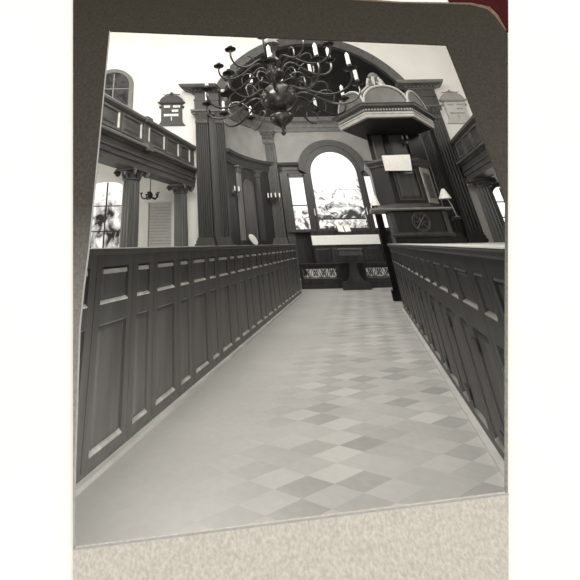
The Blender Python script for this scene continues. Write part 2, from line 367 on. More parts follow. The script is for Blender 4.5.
# ------------------------------------------------------------------ box pews
def pew_bay(side, y0, L, label, group, mat, ztop, depth=2.2):
    sx = 1 if side < 0 else -1               # face looks towards the aisle
    X = XL if side < 0 else XR
    t = thing('box_pew', (X, y0, 0), label, 'box pew', group)
    n = (sx, 0, 0)
    def bx(m, d0, d1, a, b, z0, z1):
        xa, xb = sorted((X + sx * d0, X + sx * d1)); return m.box(xa, xb, a, b, z0, z1)
    yd = y0 + .50
    # door: backing, stiles, rails and two raised fields
    def leaf(m, a, b, st):
        bx(m, -.05, -.022, a, b, .05, ztop - .06)
        bx(m, -.022, .0, a, a + st, .05, ztop - .06); bx(m, -.022, .0, b - st, b, .05, ztop - .06)
        for z0, z1 in ((.05, .10), (.775, .905), (ztop - .13, ztop - .06)): bx(m, -.022, .0, a + st, b - st, z0, z1)
    def trimmings(par, a, b, st):
        for z0, z1 in ((.115, .76), (.92, ztop - .135)):
            m = MB(); m.field((X - sx * .022, a + st + .012, z0), (0, 1, 0), (0, 0, 1), n, b - a - 2 * st - .024, z1 - z0, .016, .028); m.build('raised_panel', mat, par)
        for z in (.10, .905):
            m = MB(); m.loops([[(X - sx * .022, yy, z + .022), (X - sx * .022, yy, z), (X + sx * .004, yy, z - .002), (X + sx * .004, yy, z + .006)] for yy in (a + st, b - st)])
            m.build('moulding', M['bead_' + ('l' if side < 0 else 'r')], par)  # moulding coloured pale as a painted highlight
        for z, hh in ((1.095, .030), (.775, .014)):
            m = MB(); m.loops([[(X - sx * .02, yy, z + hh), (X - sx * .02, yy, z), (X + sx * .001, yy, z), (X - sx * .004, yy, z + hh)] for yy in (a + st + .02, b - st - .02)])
            m.build('panel_highlight', M['bead_u' + ('l' if side < 0 else 'r')], par)  # strip added as a painted highlight on the panel
    m = MB(); leaf(m, y0 + .006, yd - .006, .065); d = m.build('door', mat, t)
    trimmings(d, y0 + .006, yd - .006, .065)
    for z in ((.2, .66) if side > 0 else ()):
        m = MB(); bx(m, 0, .008, yd - .10, yd + .02, z - .035, z + .035); m.build('hinge', M['iron'], d)
    m = MB(); leaf(m, yd, y0 + L, .075); p = m.build('side_panel', mat, t)
    trimmings(p, yd, y0 + L, .075)
    m = MB()                                  # moulded capping rail
    a, b = y0, y0 + L
    cw = -.14 if side < 0 else (-.30 if y0 > 2.1 and depth > .3 else -.10)
    prof = [(cw, ztop - .03), (cw, ztop), (.02, ztop), (.03, ztop - .012), (.03, ztop - .03), (.012, ztop - .045), (.012, ztop - .06), (-.05, ztop - .06), (-.06, ztop - .03)]
    m.loops([[(X + sx * o, yy, z) for o, z in prof] for yy in (a, b)])
    m.build('cap_rail', mat, t)
    if side > 0:
        m = MB(); bx(m, cw, .028, a, b, ztop, ztop + .006); m.build('cap_board', M['pew_cap'], t)
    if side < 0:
        m = MB(); bx(m, .025, .034, a, b, ztop - .007, ztop); m.build('cap_highlight', M['pew_cap_l'], t)  # pale strip painted for the lit lip of the cap
    m = MB(); xm = (b - .55 - 1.373) / .4406 - .62; far = -depth if side < 0 else -max(.11, min(depth, xm - XR)); bx(m, far, -.05, b - .03, b, 0, ztop - .03); m.build('partition', mat, t)
    m = MB(); bx(m, far, max(cw, far + .01), b - .07, b, ztop - .03, ztop - .005); m.build('partition_cap', M['pew_cap'] if side > 0 else mat, t)
    m = MB(); 
    if depth > .3: bx(m, far, -.1, b - .42, b - .03, .42, .46); bx(m, far, -.1, b - .06, b - .031, .0, .42); m.build('bench', mat, t)
    return t
M['bead_ul'] = surf('pew_upper_highlight', .26, .3, vary=.35, scale=(9, 5, 9))
M['bead_ur'] = surf('pew_upper_highlight_dark', .07, .3, vary=.5, scale=(6, 3, 6))
M['bead_l'] = surf('pew_bead_highlight', .48, .3, vary=.3, scale=(9, 9, 9))
M['bead_r'] = surf('pew_bead_highlight_dark', .16, .3, vary=.4, scale=(6, 6, 6))
M['pew_cap_l'] = surf('pew_cap_painted_highlight', .42, .35, vary=.2, scale=(9, 2, 9))
PL = .862
ordn = ['nearest', 'second', 'third', 'fourth', 'fifth', 'sixth', 'seventh', 'eighth', 'ninth', 'tenth', 'eleventh', 'farthest']
for k in range(12):
    w = 'the one nearest the mount board' if k == 0 else ('the last before the chancel rail' if k == 11 else ordn[k] + ' counted from the mount board')
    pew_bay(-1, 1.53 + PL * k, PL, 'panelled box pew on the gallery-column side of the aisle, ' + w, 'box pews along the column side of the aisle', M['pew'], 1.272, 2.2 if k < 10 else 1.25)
for k in range(9):
    w = 'the one nearest the paper sheet' if k == 0 else ('the last, beside the pulpit desk' if k == 8 else ordn[k] + ' back from the paper sheet')
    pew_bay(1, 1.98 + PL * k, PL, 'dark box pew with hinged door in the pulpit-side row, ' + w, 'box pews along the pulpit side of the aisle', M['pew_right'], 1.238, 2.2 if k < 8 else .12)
m = MB(); m.box(XL, XL + .04, 1.0, 11.9, 0, .025); struct(m.build('trim_1', M['ledge_stone']))
m = MB(); m.box(XR - .05, XR, 1.9, 9.7, 0, .03); struct(m.build('trim_2', M['ledge_stone']))
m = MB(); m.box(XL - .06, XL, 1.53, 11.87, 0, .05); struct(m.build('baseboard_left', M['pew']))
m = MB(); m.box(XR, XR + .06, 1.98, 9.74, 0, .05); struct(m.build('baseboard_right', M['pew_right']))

# ------------------------------------------------------------------ columns and pilasters
def flute_round(r, n=16, d=.10):
    pts = []
    for i in range(n * 6):
        a = 2 * PI * i / (n * 6); ph = (i % 6) / 6
        k = 1 - d * max(0, sin(PI * min(1, ph * 1.25))) if ph < .8 else 1
        pts.append((r * k * cos(a), r * k * sin(a)))
    return pts
def flute_flat(w, n=6, d=.035, depth=.14):
    pts = [(-w / 2, depth), (-w / 2, 0)]; g = w / (n + .4); e = (w - g * n) / 2 + g * .1
    for i in range(n):
        x0 = -w / 2 + e + g * i; gw = g * .8
        for j in range(6):
            f = j / 5; pts.append((x0 + gw * f, d * sin(PI * f)))
    pts += [(w / 2, 0), (w / 2, depth)]
    return pts
def leafy(m, cx, cy, r0, z0, z1, n, out, square=False, wmul=1.0):
    for i in range(n):
        a = 2 * PI * (i + .5) / n; c, s_ = cos(a), sin(a)
        k = 1.0
        if square: k = 1 / max(abs(c), abs(s_))
        w = .6 * PI * r0 / n * wmul
        rr = r0 * k; h = z1 - z0
        def P(r, t_, z): return (cx + c * r - s_ * t_, cy + s_ * r + c * t_, z)
        m.loops([[P(rr, -w, z0), P(rr + .015, -w, z0), P(rr + .015, w, z0), P(rr, w, z0)],
                 [P(rr + .01, -w * 1.1, z0 + h * .6), P(rr + .04, -w, z0 + h * .6), P(rr + .04, w, z0 + h * .6), P(rr + .01, w * 1.1, z0 + h * .6)],
                 [P(rr + out * .6, -w * .7, z1), P(rr + out, -w * .6, z1 - h * .1), P(rr + out, w * .6, z1 - h * .1), P(rr + out * .6, w * .7, z1)]])
def volute(m, c, axis, r, w):
    """small scroll: a short spiral drum about a horizontal axis"""
    ax = Vector(axis).normalized(); u = Vector((0, 0, 1)).cross(ax); z = Vector((0, 0, 1)); c = Vector(c)
    path = []
    for i in range(20):
        a = i / 19 * 3.4 * PI; rr = r * (1 - .8 * i / 19); path.append(tuple(c + u * rr * cos(a) + z * rr * sin(a)))
    m.tube(path, [w * (1 - .3 * i / 19) for i in range(20)], 6)
    m.tube([tuple(c - ax * w * 1.1), tuple(c + ax * w * 1.1)], r * .3, 8)

def gallery_column(x, y, label, face):
    t = thing('fluted_column', (x, y, 0), label, 'column', 'fluted columns under the galleries')
    fr = lambda a, b, c: (x + a, y + b, c)
    m = MB(fr); m.box(-.27, .27, -.27, .27, 0, .45); m.lathe([(.26, .45), (.27, .49), (.24, .53), (.22, .55)], seg=24); m.build('base', M['column'], t)
    m = MB(fr); P0 = flute_round(.205)
    m.loops([[(a * k, b * k, z) for a, b in P0] for k, z in ((1, .55), (1, 1.6), (.93, 2.72))]); m.build('shaft', M['column'], t)
    m = MB(fr); m.lathe([(.19, 2.70), (.215, 2.72), (.215, 2.735), (.19, 2.75), (.20, 2.80), (.25, 2.86), (.26, 2.90)], seg=24)
    m.box(-.29, .29, -.29, .29, 2.91, 2.96); leafy(m, 0, 0, .20, 2.745, 2.86, 10, .06)
    for sx in (-1, 1):
        for sy in (-1, 1):
            volute(m, (sx * .25, sy * .25, 2.855), (sx, -sy, 0), .075, .028)
    m.build('capital', M['col_cap'], t, True)
    return t
M['col_cap'] = surf('capital_wood', .095, .35, vary=.3)
gallery_column(GL - .22, 4.55, 'fluted column under the panelled gallery, at the mount board', 1)
gallery_column(GL - .22, 7.35, 'fluted column with scrolled capital under the gallery, bright window on one side', 1)
gallery_column(GL - .22, 10.10, 'fluted column under the gallery beside the tall pier and pale wall tablet', 1)
gallery_column(GR + .24, 13.74, 'fluted column under the dark gallery beyond the pulpit', -1)

# ------------------------------------------------------------------ galleries
def gallery(side, y_ends, label, seams):
    X = GL if side < 0 else GR; sx = 1 if side < 0 else -1
    ya, yb = y_ends
    t = thing('gallery_front', (X, ya, 2.97), label, 'gallery')
    def mk(prof): 
        m = MB(); m.loops([[(X + sx * o, yy, z) for o, z in prof] for yy in (ya, yb)]); return m
    mk([(-.45, 2.965), (.0, 2.965), (.0, 3.10), (.025, 3.105), (.025, 3.22), (.05, 3.23), (.05, 3.26), (0.02, 3.28), (.02, 3.42), (-.45, 3.42)]).build('entablature', M['gallery'], t)
    mk([(-.2, 3.42), (.05, 3.42), (.08, 3.45), (.15, 3.48), (.15, 3.52), (.12, 3.535), (.10, 3.56), (.05, 3.60), (-.2, 3.60)]).build('cornice', M['gallery_cor'], t)
    mk([(-.15, 3.60), (.0, 3.60), (.0, 4.16), (-.15, 4.16)]).build('parapet', M['gallery'], t)
    mk([(-.2, 4.16), (.03, 4.16), (.05, 4.18), (.09, 4.20), (.10, 4.25), (.08, 4.29), (-.2, 4.30)]).build('cap_rail', M['gallery_cor'], t)
    m = MB(); m.loops([[(X - sx * .3, yy, z) if q == 0 else ((WL if side < 0 else WR), yy, z) for q, z in ((0, 3.3), (1, 3.55), (1, 3.62), (0, 3.42))] for yy in (ya, yb)]); m.build('gallery_floor', M['plaster'] if side < 0 else M['gallery'], t)
    for i, (a, b) in enumerate(seams):
        m = MB()
        for (p, q, z0, z1) in ((a, a + .045, 3.64, 4.13), (b - .045, b, 3.64, 4.13), (a + .045, b - .045, 3.64, 3.70), (a + .045, b - .045, 4.07, 4.13)):
            xa, xb = sorted((X, X + sx * .028)); m.box(xa, xb, p, q, z0, z1)
        fr_ = m.build('panel_frame', M['gallery_cor'], t)
        m = MB(); m.field((X, a + .08, 3.73), (0, 1, 0), (0, 0, 1), (sx, 0, 0), b - a - .16, .31, .014, .04); m.build('raised_panel', M['gallery'], fr_)
        if side < 0:
            xa, xb = sorted((X + sx * .002, X + sx * .034)); m = MB(); m.box(xa, xb, b - .085, b - .047, 3.705, 4.065); tag(m.build('end_glint', M['strip'], fr_), 'bright strip painted as light caught at the panel end')  # pale strip stands in for light caught on the panel reveal
    return t
M['gallery_cor'] = surf('gallery_moulding', .13, .35, vary=.25, scale=(9, 1.5, 9))
yE = eastY(GL) - .03
seamsL = [(5.50 - 1.0 * 3, 6.40 - 1.0 * 3), (5.50 - 2.0, 4.45), (4.53, 5.43), (5.50, 6.38), (6.46, 7.36), (7.72, 8.60), (8.68, 9.52), (9.60, 10.36)]
g = gallery(-1, (2.0, yE), 'panelled gallery front with bright panel ends above the fluted columns', seamsL)
m = MB(); m.box(GL, GL + .05, 7.42, 7.66, 3.60, 4.16); m.box(GL, GL + .14, 7.40, 7.68, 4.16, 4.31); m.box(GL, GL + .19, 7.40, 7.68, 3.42, 3.60); m.build('pilaster_block', M['gallery_cor'], g)
m = MB(); m.box(GL + .045, GL + .06, 7.62, 7.66, 3.7, 4.07); m.build('end_glint', M['strip'], g)  # another painted glint, on the block's edge
yE2 = eastY(GR) - .05
g = gallery(1, (7.5, yE2), 'dark gallery front in shadow beyond the pulpit canopy', [(8.0 + .86 * i, 8.78 + .86 * i) for i in range(7)])

# ------------------------------------------------------------------ east piers, arch, cornices
def capital_flat(m, cx, cy, w, z0, z1):
    """corinthian pilaster capital: bell, two rows of leaves, corner scrolls, abacus"""
    h = z1 - z0
    m.loops([[(cx - a, cy - b, z), (cx + a, cy - b, z), (cx + a, cy + .16, z), (cx - a, cy + .16, z)] for a, b, z in ((w / 2, .02, z0), (w / 2 + .02, .03, z0 + .03), (w / 2, .02, z0 + .05), (w / 2, .02, z0 + h * .55), (w / 2 + .09, .10, z1 - .07))])
    m.box(cx - w / 2 - .11, cx + w / 2 + .11, cy - .13, cy + .16, z1 - .065, z1)
    for row, (za, zb, n) in enumerate(((z0 + .05, z0 + h * .5, 4), (z0 + h * .3, z0 + h * .78, 3))):
        for i in range(n):
            x = cx - w / 2 + w * (i + .5) / n; q = w / n * .42
            m.loops([[(x - q, cy - .02, za), (x + q, cy - .02, za), (x + q, cy, za), (x - q, cy, za)],
                     [(x - q, cy - .05, (za + zb) / 2), (x + q, cy - .05, (za + zb) / 2), (x + q, cy, (za + zb) / 2), (x - q, cy, (za + zb) / 2)],
                     [(x - q * .7, cy - .11, zb), (x + q * .7, cy - .11, zb), (x + q * .7, cy - .05, zb + .01), (x - q * .7, cy - .05, zb + .01)]])
    for sx in (-1, 1): volute(m, (cx + sx * (w / 2 + .04), cy - .08, z1 - .13), (0, 1, 0), .065, .022)
def giant_pilaster(u, tt, w, label, n=6, zc=(5.06, 5.52), mat='pier', scale_d=.14):
    loc = E(u, tt, 0)
    t = thing('giant_pilaster', loc, label, 'pilaster')
    m = MB(E); m.box(u - w / 2 - .05, u + w / 2 + .05, tt - .05, tt + scale_d, 0, 1.25); m.box(u - w / 2 - .08, u + w / 2 + .08, tt - .08, tt + scale_d, 1.25, 1.33)
    m.box(u - w / 2 - .05, u + w / 2 + .05, tt - .05, tt + scale_d, 1.33, 1.42); m.box(u - w / 2 - .025, u + w / 2 + .025, tt - .025, tt + scale_d, 1.42, 1.5); m.build('base', M[mat], t)
    m = MB(E); P0 = flute_flat(w, n, .032, scale_d)
    m.loops([[(u + a * k, tt + b, z) for a, b in P0] for k, z in ((1, 1.5), (1, 3), (.93, zc[0]))]); m.build('shaft', M[mat], t)
    m = MB(E); capital_flat(m, u, tt, w * .93, zc[0], zc[1]); m.build('capital', M['col_cap'], t)
    return t
for s, nm in ((-1, 'sign-side'), (1, 'pulpit-side')):
    uc = U0 + s * 4.03 if s > 0 else -3.84
    u2 = U0 + s * 3.48
    la = 'tall fluted pilaster with leafy capital beside the panelled gallery' if s < 0 else 'tall fluted pilaster in shadow behind the pulpit canopy'
    giant_pilaster(uc, -.20, .44, la, n=6 if s < 0 else 4)
    la = 'narrow fluted pilaster at the chancel edge under the chandelier arms' if s < 0 else 'narrow fluted pilaster at the chancel edge behind the pulpit'
    giant_pilaster(u2 + (.06 if s < 0 else -.0), -.16, .27, la, n=4)
    # pier block and entablature
    ua, ub = (-4.05, -3.20) if s < 0 else (U0 + AW - .15, U0 + 4.32)
    t = thing('chancel_pier', E((ua + ub) / 2, -.1, 0), 'dark wooden pier block and cornice at the gallery end of the chancel arch' if s < 0 else 'dark pier block and cornice behind the pulpit canopy', 'pier')
    m = MB(E); m.box(ua, ub, -.04, 0, 0, 5.52); m.build('pier_block', M['pier'], t)
    m = MB(E)
    ea, eb = (ua - .0, ub + .0)
    m.box(ea, eb, -.24, 0, 5.525, 5.86); m.box(ea - .02, eb, -.26, 0, 5.86, 5.92); m.box(ea + .01, eb, -.23, 0, 5.92, 6.16)
    m.build('entablature', M['pier'], t)
    m = MB(E); m.loops([[(ea - .08 * (s < 0) - o, -.23 - o, z), (eb + (o if s > 0 else .03), -.23 - o, z), (eb + (o if s > 0 else .03), 0, z), (ea - .08 * (s < 0) - o, 0, z)] for o, z in ((.02, 6.16), (.06, 6.22), (.20, 6.27), (.30, 6.29), (.33, 6.36), (.34, 6.40), (.0, 6.42))])
    for i in range(8):
        x = ea - .1 + (eb - ea + .2) * (i + .3) / 8; m.box(x, x + .06, -.35, -.2, 6.20, 6.265)
    m.build('cornice', M['pier_cor'] if s > 0 else M['pier'], t)
M['archi'] = surf('arch_moulding', .075, .5, vary=.25)
m = MB(E); a_o, a_i = arc_pts(3.99, 48, 6.40), arc_pts(3.68, 48, 6.40)
rings = []
for (xo, zo), (xi, zi) in zip(a_o, a_i):
    mid = ((xo + xi) / 2, (zo + zi) / 2)
    rings.append([(xo, 0, zo), (xo, -.09, zo), (mid[0] * .3 + xo * .7, -.09, mid[1] * .3 + zo * .7), (mid[0], -.05, mid[1]), (xi, -.05, zi), (xi, .2, zi), (xo, .0, zo)])
m.loops(rings); struct(m.build('trim_3', M['archi'], None, True))

# apse plan curve, sign side first
def apse_plan(off=0.0, n=18):
    pts = []
    c, ra, rt = 2.0, AW - 2.0, 3.2
    for i in range(n + 1):
        f = PI / 2 * i / n; pts.append((U0 - c - (ra - off) * cos(f), .09 + (rt - off) * sin(f)))
    right = [(2 * U0 - x, y) for x, y in reversed(pts)]
    return pts + right
plan = apse_plan()
def curtain(name, z0, z1, mat, th=.12):
    m = MB(E); pin, pout = apse_plan(0), apse_plan(-th)
    m.loops([[(a[0], a[1], z0), (a[0], a[1], z1), (b[0], b[1], z1), (b[0], b[1], z0)] for a, b in zip(pin, pout)])
    return struct(m.build(name, mat, None, True))
curtain('wall_apse', 0, 4.05, M['panel'])
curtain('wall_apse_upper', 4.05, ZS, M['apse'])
# half dome
m = MB(E); a0 = math.asin((ZS - ARC_Z) / 3.70); rings = []
for i in range(15):
    al = a0 + (PI / 2 - a0) * i / 14 * .995; k = cos(al) / cos(a0); z = ARC_Z + 3.70 * sin(al)
    rings.append([(U0 + (x - U0) * k * (3.26 / 3.5 if False else 1), .09 + (y - .09) * k, z) for x, y in plan])
vr = m.loops(rings, caps=False, closed=False)
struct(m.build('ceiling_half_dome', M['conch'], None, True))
bpy.data.objects['ceiling_half_dome']['kind'] = 'structure'
# chancel cornices along the curve (offset to the right of travel = into the room)
def along(path): return path
m = MB(E); m.sweep([(0, 5.62), (.06, 5.62), (.06, 5.78), (.08, 5.80), (.08, 5.95), (.14, 6.02), (.22, 6.06), (.24, 6.14), (.26, 6.20), (0, 6.24)], plan[1:-1]); struct(m.build('trim_4', M['pier_cor'], None, True))
ctr = .22
left_run = [p for p in plan if p[0] < ctr - 1.3][1:] + [(ctr - 1.38, plan[18][1])]
right_run = [(ctr + 1.38, plan[18][1])] + [p for p in plan if p[0] > ctr + 1.3][:-1]
for i, run in enumerate((left_run, right_run)):
    m = MB(E); m.sweep([(0, 3.88), (.05, 3.88), (.05, 3.98), (.07, 4.0), (.07, 4.12), (.11, 4.16), (.18, 4.20), (.20, 4.27), (.21, 4.30), (0, 4.32)], run)
    struct(m.build('trim_%d' % (5 + i), M['pier'], None, True))

# giant columns on the flat of the apse
for s in (-1, 1):
    giant_pilaster(U0 + s * 2.42, 3.0, .48, 'tall tapering fluted pilaster against the apse wall left of the great window' if s < 0 else 'tall dark fluted pilaster half hidden behind the pulpit canopy', 5, (5.06, 5.62), mat='column', scale_d=.28)

# small pilasters and arched panel on the curved wall
def curve_at(deg):
    f = rad(deg); u = U0 - 2.0 - 1.5 * cos(f); y = .09 + 3.2 * sin(f)
    tx, ty = 1.5 * sin(f), 3.2 * cos(f); L = math.hypot(tx, ty)
    return (u, y), (tx / L, ty / L), (ty / L, -tx / L)             # point, tangent, inward normal
def curve_frame(deg, mirror=False):
    (u, y), (tx, ty), (nx, ny) = curve_at(deg)
    def f(a, d, z):
        x, yy = u + tx * a + nx * d, y + ty * a + ny * d
        if mirror: x = 2 * U0 - x
        return E(x, yy, z)
    return f
for mir in (False, True):
    for deg, lab in ((24, 'slim pilaster on the curved apse wall beside the candle sconce'), (50, 'slim pilaster on the curved apse wall next to the tall tapering pilaster')):
        if mir: lab = lab.replace('curved apse wall', 'shadowed curved apse wall behind the pulpit').replace(' next to the tall tapering pilaster', ', deeper in').replace(' beside the candle sconce', ', nearer the arch')
        fr = curve_frame(deg, mir)
        t = thing('slim_pilaster', fr(0, .03, 0), lab, 'pilaster')
        m = MB(fr); m.box(-.15, .15, -.02, .09, .0, 1.35); m.box(-.17, .17, -.02, .11, 1.35, 1.42); m.build('base', M['panel'], t)
        m = MB(fr); m.loops([[(a, .09 - b, z) for a, b in flute_flat(.22, 3, .02, .1)] for z in (1.42, 3.62)]); m.build('shaft', M['slim' if deg < 30 else 'pier'], t)  # one shaft painted paler as lit, the other darker as shaded
        m = MB(fr); m.loops([[(-w, -.01, z), (w, -.01, z), (w, .08 + e, z), (-w, .08 + e, z)] for w, e, z in ((.11, 0, 3.62), (.13, .03, 3.65), (.12, .02, 3.68), (.13, .03, 3.78), (.19, .08, 3.83), (.19, .08, 3.87))]); m.build('capital', M['col_cap'], t)
    fr = curve_frame(37, mir)
    m = MB(fr); op = [(-.34, 1.45)] + [(-.34 , 3.2)] + [(.34 * cos(PI - PI * i / 10), 3.2 + .30 * sin(PI * i / 10)) for i in range(1, 10)] + [(.34, 3.2), (.34, 1.45)]
    m.loops([[(a, .015, z) for a, z in op], [(a, .05, z) for a, z in op], [(a * .86, .05, 1.5 + (z - 1.45) * .965) for a, z in op], [(a * .8, .02, 1.52 + (z - 1.45) * .95) for a, z in op]])
    t = tag(m.build('arched_panel', M['panel_lit']), 'tall round-headed wooden panel on the curved apse wall between two slim pilasters' if not mir else 'tall round-headed panel in shadow behind the pulpit', 'panel')

# ------------------------------------------------------------------ great window
FT = plan[18][1]                                   # back wall of the apse
def arch_outline(c, hw, z0, zs, n=20, zt=None):
    r = hw
    k = ((zt - zs) / hw) if zt else 1
    return [(c - hw, z0), (c - hw, zs)] + [(c - hw * cos(PI * i / n), zs + hw * k * sin(PI * i / n)) for i in range(1, n)] + [(c + hw, zs), (c + hw, z0)]
t = struct(bpy.data.objects.new('window_1', None)); C.objects.link(t); t.location = E(ctr, FT, 1.8)
tag(t, 'tall round-headed stained glass window above the altar, glowing white', 'window')
outl = arch_outline(ctr, .93, 1.80, 3.82, zt=4.72)
m = MB(E); m.loops([[(x, FT - .05, z) for x, z in outl], [(x, FT - .03, z) for x, z in outl]]); pane = m.build('pane', M['glass_main'], t)
m = MB(E); m.box(ctr - .88, ctr + .88, FT - .056, FT - .051, 1.88, 2.10); m.build('lower_pane', M['glass_low'], t)
m = MB(E)
o1, o2, o3 = arch_outline(ctr, .93, 1.78, 3.82, zt=4.72), arch_outline(ctr, 1.12, 1.78, 3.86, zt=4.98), arch_outline(ctr, 1.38, 1.78, 4.02, zt=5.22)
ri = []
for a, b, c_ in zip(o1, o2, o3):
    ri.append([(a[0], FT - .04, a[1]), (a[0], FT - .12, a[1]), (b[0], FT - .12, b[1]), (b[0], FT - .16, b[1]), (c_[0], FT - .20, c_[1]), (c_[0], FT + .0, c_[1])])
keep = [q for q in ri if q[0][2] >= 3.8]
m.loops(keep); m.build('arch_moulding', M['trim_arch'], t, True)
m = MB(E)
for s in (-1, 1):
    m.box(*sorted((ctr + s * .93, ctr + s * (1.22 if s < 0 else 1.14))), FT - .14, FT, 1.78, 3.84)
m.build('jamb', M['frame_mid'], t)
m = MB(E); m.box(ctr - .92, ctr + .92, FT - .062, FT - .05, 2.10, 2.15)
for z in (2.65, 3.2, 3.75): m.box(ctr - .92, ctr + .92, FT - .054, FT - .05, z, z + .012)
m.build('glazing_bar', M['frame_dark'], t)
m = MB(E); m.box(ctr - 2.1, ctr + 2.1, FT - .22, FT, 1.68, 1.78); m.build('sill', M['frame_mid'], t)
for i, s in enumerate((-1, 1)):
    w = struct(bpy.data.objects.new('window_%d' % (2 + i), None)); C.objects.link(w); w.location = E(ctr + s * 1.6, FT, 1.7)
    tag(w, 'narrow bright side light beside the great window, away from the pulpit' if s < 0 else 'narrow side light mostly hidden behind the pulpit', 'window')
    a, b = sorted((ctr + s * (1.28 if s < 0 else 1.20), ctr + s * 1.84))
    m = MB(E); m.box(a, b, FT - .05, FT - .03, 1.74, 3.70); m.build('pane', M['glass_side'] if s < 0 else M['glass_white'], w)
    m = MB(E)
    for (p, q, z0, z1) in ((a - .05, a, 1.70, 3.74), (b, b + .05, 1.70, 3.74), (a, b, 3.70, 3.86), (a, b, 1.66, 1.74), (a, b, 2.62, 2.66)): m.box(p, q, FT - .12, FT, z0, z1)
    m.box(*( (a - .36, a - .06) if s < 0 else (b + .06, b + .36)), FT - .10, FT, 0, 3.88)
    m.build('frame', M['frame_mid'], w)

# ------------------------------------------------------------------ chancel: step, altar, rail, desk
m = MB(E); m.box(U0 - AW, U0 + AW, .105, 1.62, -.1, -.001); struct(m.build('floor_apse', M['floor']))
m = MB(E); m.box(-1.55, 1.85, 1.62, FT - .02, 0, .24); struct(m.build('floor_chancel', M['marble']))
m = MB(E); m.box(-1.3, 1.75, 1.95, 2.20, .24, .50); struct(m.build('trim_7', M['marble']))
t = thing('altar', E(.22, 2.55, .24), 'altar below the great window, covered by a white cloth over a dark front', 'altar')
AU, AV = ctr - 1.18, ctr + 1.18
m = MB(E); m.box(AU, AV, 2.25, 2.85, .24, 1.25); m.build('table', M['wood'], t)
m = MB(E); m.box(AU - .02, AV + .02, 2.22, 2.88, 1.50, 1.535); m.box(AU - .02, AV + .02, 2.215, 2.24, 1.23, 1.505); m.box(AU, AV, 2.24, 2.85, 1.25, 1.5); tag(m.build('altar_cloth', M['cloth'], t), 'white linen cloth hanging over the altar front')
m = MB(E)
for i in range(4): m.field((AU + .06 + .575 * i, 2.25, .40), (1, 0, 0), (0, 0, 1), (0, -1, 0), .5, .72, .02, .04)
m.build('front_panel', M['wood'], t)
t = thing('retable', E(.22, 2.95, 1.3), 'low dark ledge standing behind the altar cloth under the window', 'ledge')
m = MB(E); m.box(AU - .1, AV + .1, 2.90, 3.06, .24, 1.70); m.build('ledge', M['wood'], t)
m = MB(E); m.box(AU - .13, AV + .13, 2.87, 3.06, 1.70, 1.74); m.build('capping', M['frame_mid'], t)
def candlestick(u, y, z, label, grp, h=.5):
    t = thing('candlestick', E(u, y, z), label, 'candlestick', grp); f = lambda a, b, c: tuple(Vector(E(u, y, z)) + Vector((a, b, c)))
    m = MB(f); m.lathe([(.06, 0), (.06, .02), (.02, .05), (.015, h * .5), (.025, h * .55), (.012, h * .6), (.012, h - .04), (.035, h - .02), (.035, h)], seg=10); m.build('stem', M['brass_dark'], t, True)
    m = MB(f); m.lathe([(.014, h), (.013, h + .24), (.003, h + .26)], seg=8); m.build('candle', M['candle'], t)
candlestick(ctr - 1.0, 2.96, 1.742, 'slim candlestick on the altar ledge, farther from the pulpit', 'altar candlesticks')
candlestick(ctr + 1.0, 2.96, 1.742, 'slim candlestick on the altar ledge, next to the pulpit', 'altar candlesticks')
f = rot_frame(*E(ctr - .02, 2.5, 1.535), A)
t = thing('book_stand', E(ctr - .02, 2.5, 1.535), 'open service book on a dark crossed stand on the white altar cloth', 'book stand')
m = MB(f); m.tube([(-.16, .0, 0), (.13, -.02, .24)], .018); m.tube([(.16, 0, 0), (-.13, -.02, .24)], .018); m.tube([(0, .12, 0), (0, -.02, .2)], .015); m.build('stand', M['wood'], t)
m = MB(f); m.loops([[(-.24, -.05, .10), (-.005, -.06, .08), (-.005, -.10, .09), (-.24, -.09, .11)], [(-.24, .05, .32), (-.005, .04, .30), (-.005, .0, .31), (-.24, .01, .33)]])
m.loops([[(.005, -.06, .08), (.24, -.05, .10), (.24, -.09, .11), (.005, -.10, .09)], [(.005, .04, .30), (.24, .05, .32), (.24, .01, .33), (.005, .0, .31)]]); bk = m.build('book', M['book'], t)
m = MB(f); m.loops([[(-.225, -.092, .125), (-.02, -.102, .105), (-.02, -.108, .11), (-.225, -.098, .13)], [(-.225, .008, .345), (-.02, -.002, .325), (-.02, -.008, .33), (-.225, .002, .35)]])
m.loops([[(.02, -.102, .105), (.225, -.092, .125), (.225, -.098, .13), (.02, -.108, .11)], [(.02, -.002, .325), (.225, .008, .345), (.225, .002, .35), (.02, -.008, .33)]]); m.build('pages', M['cloth'], bk)

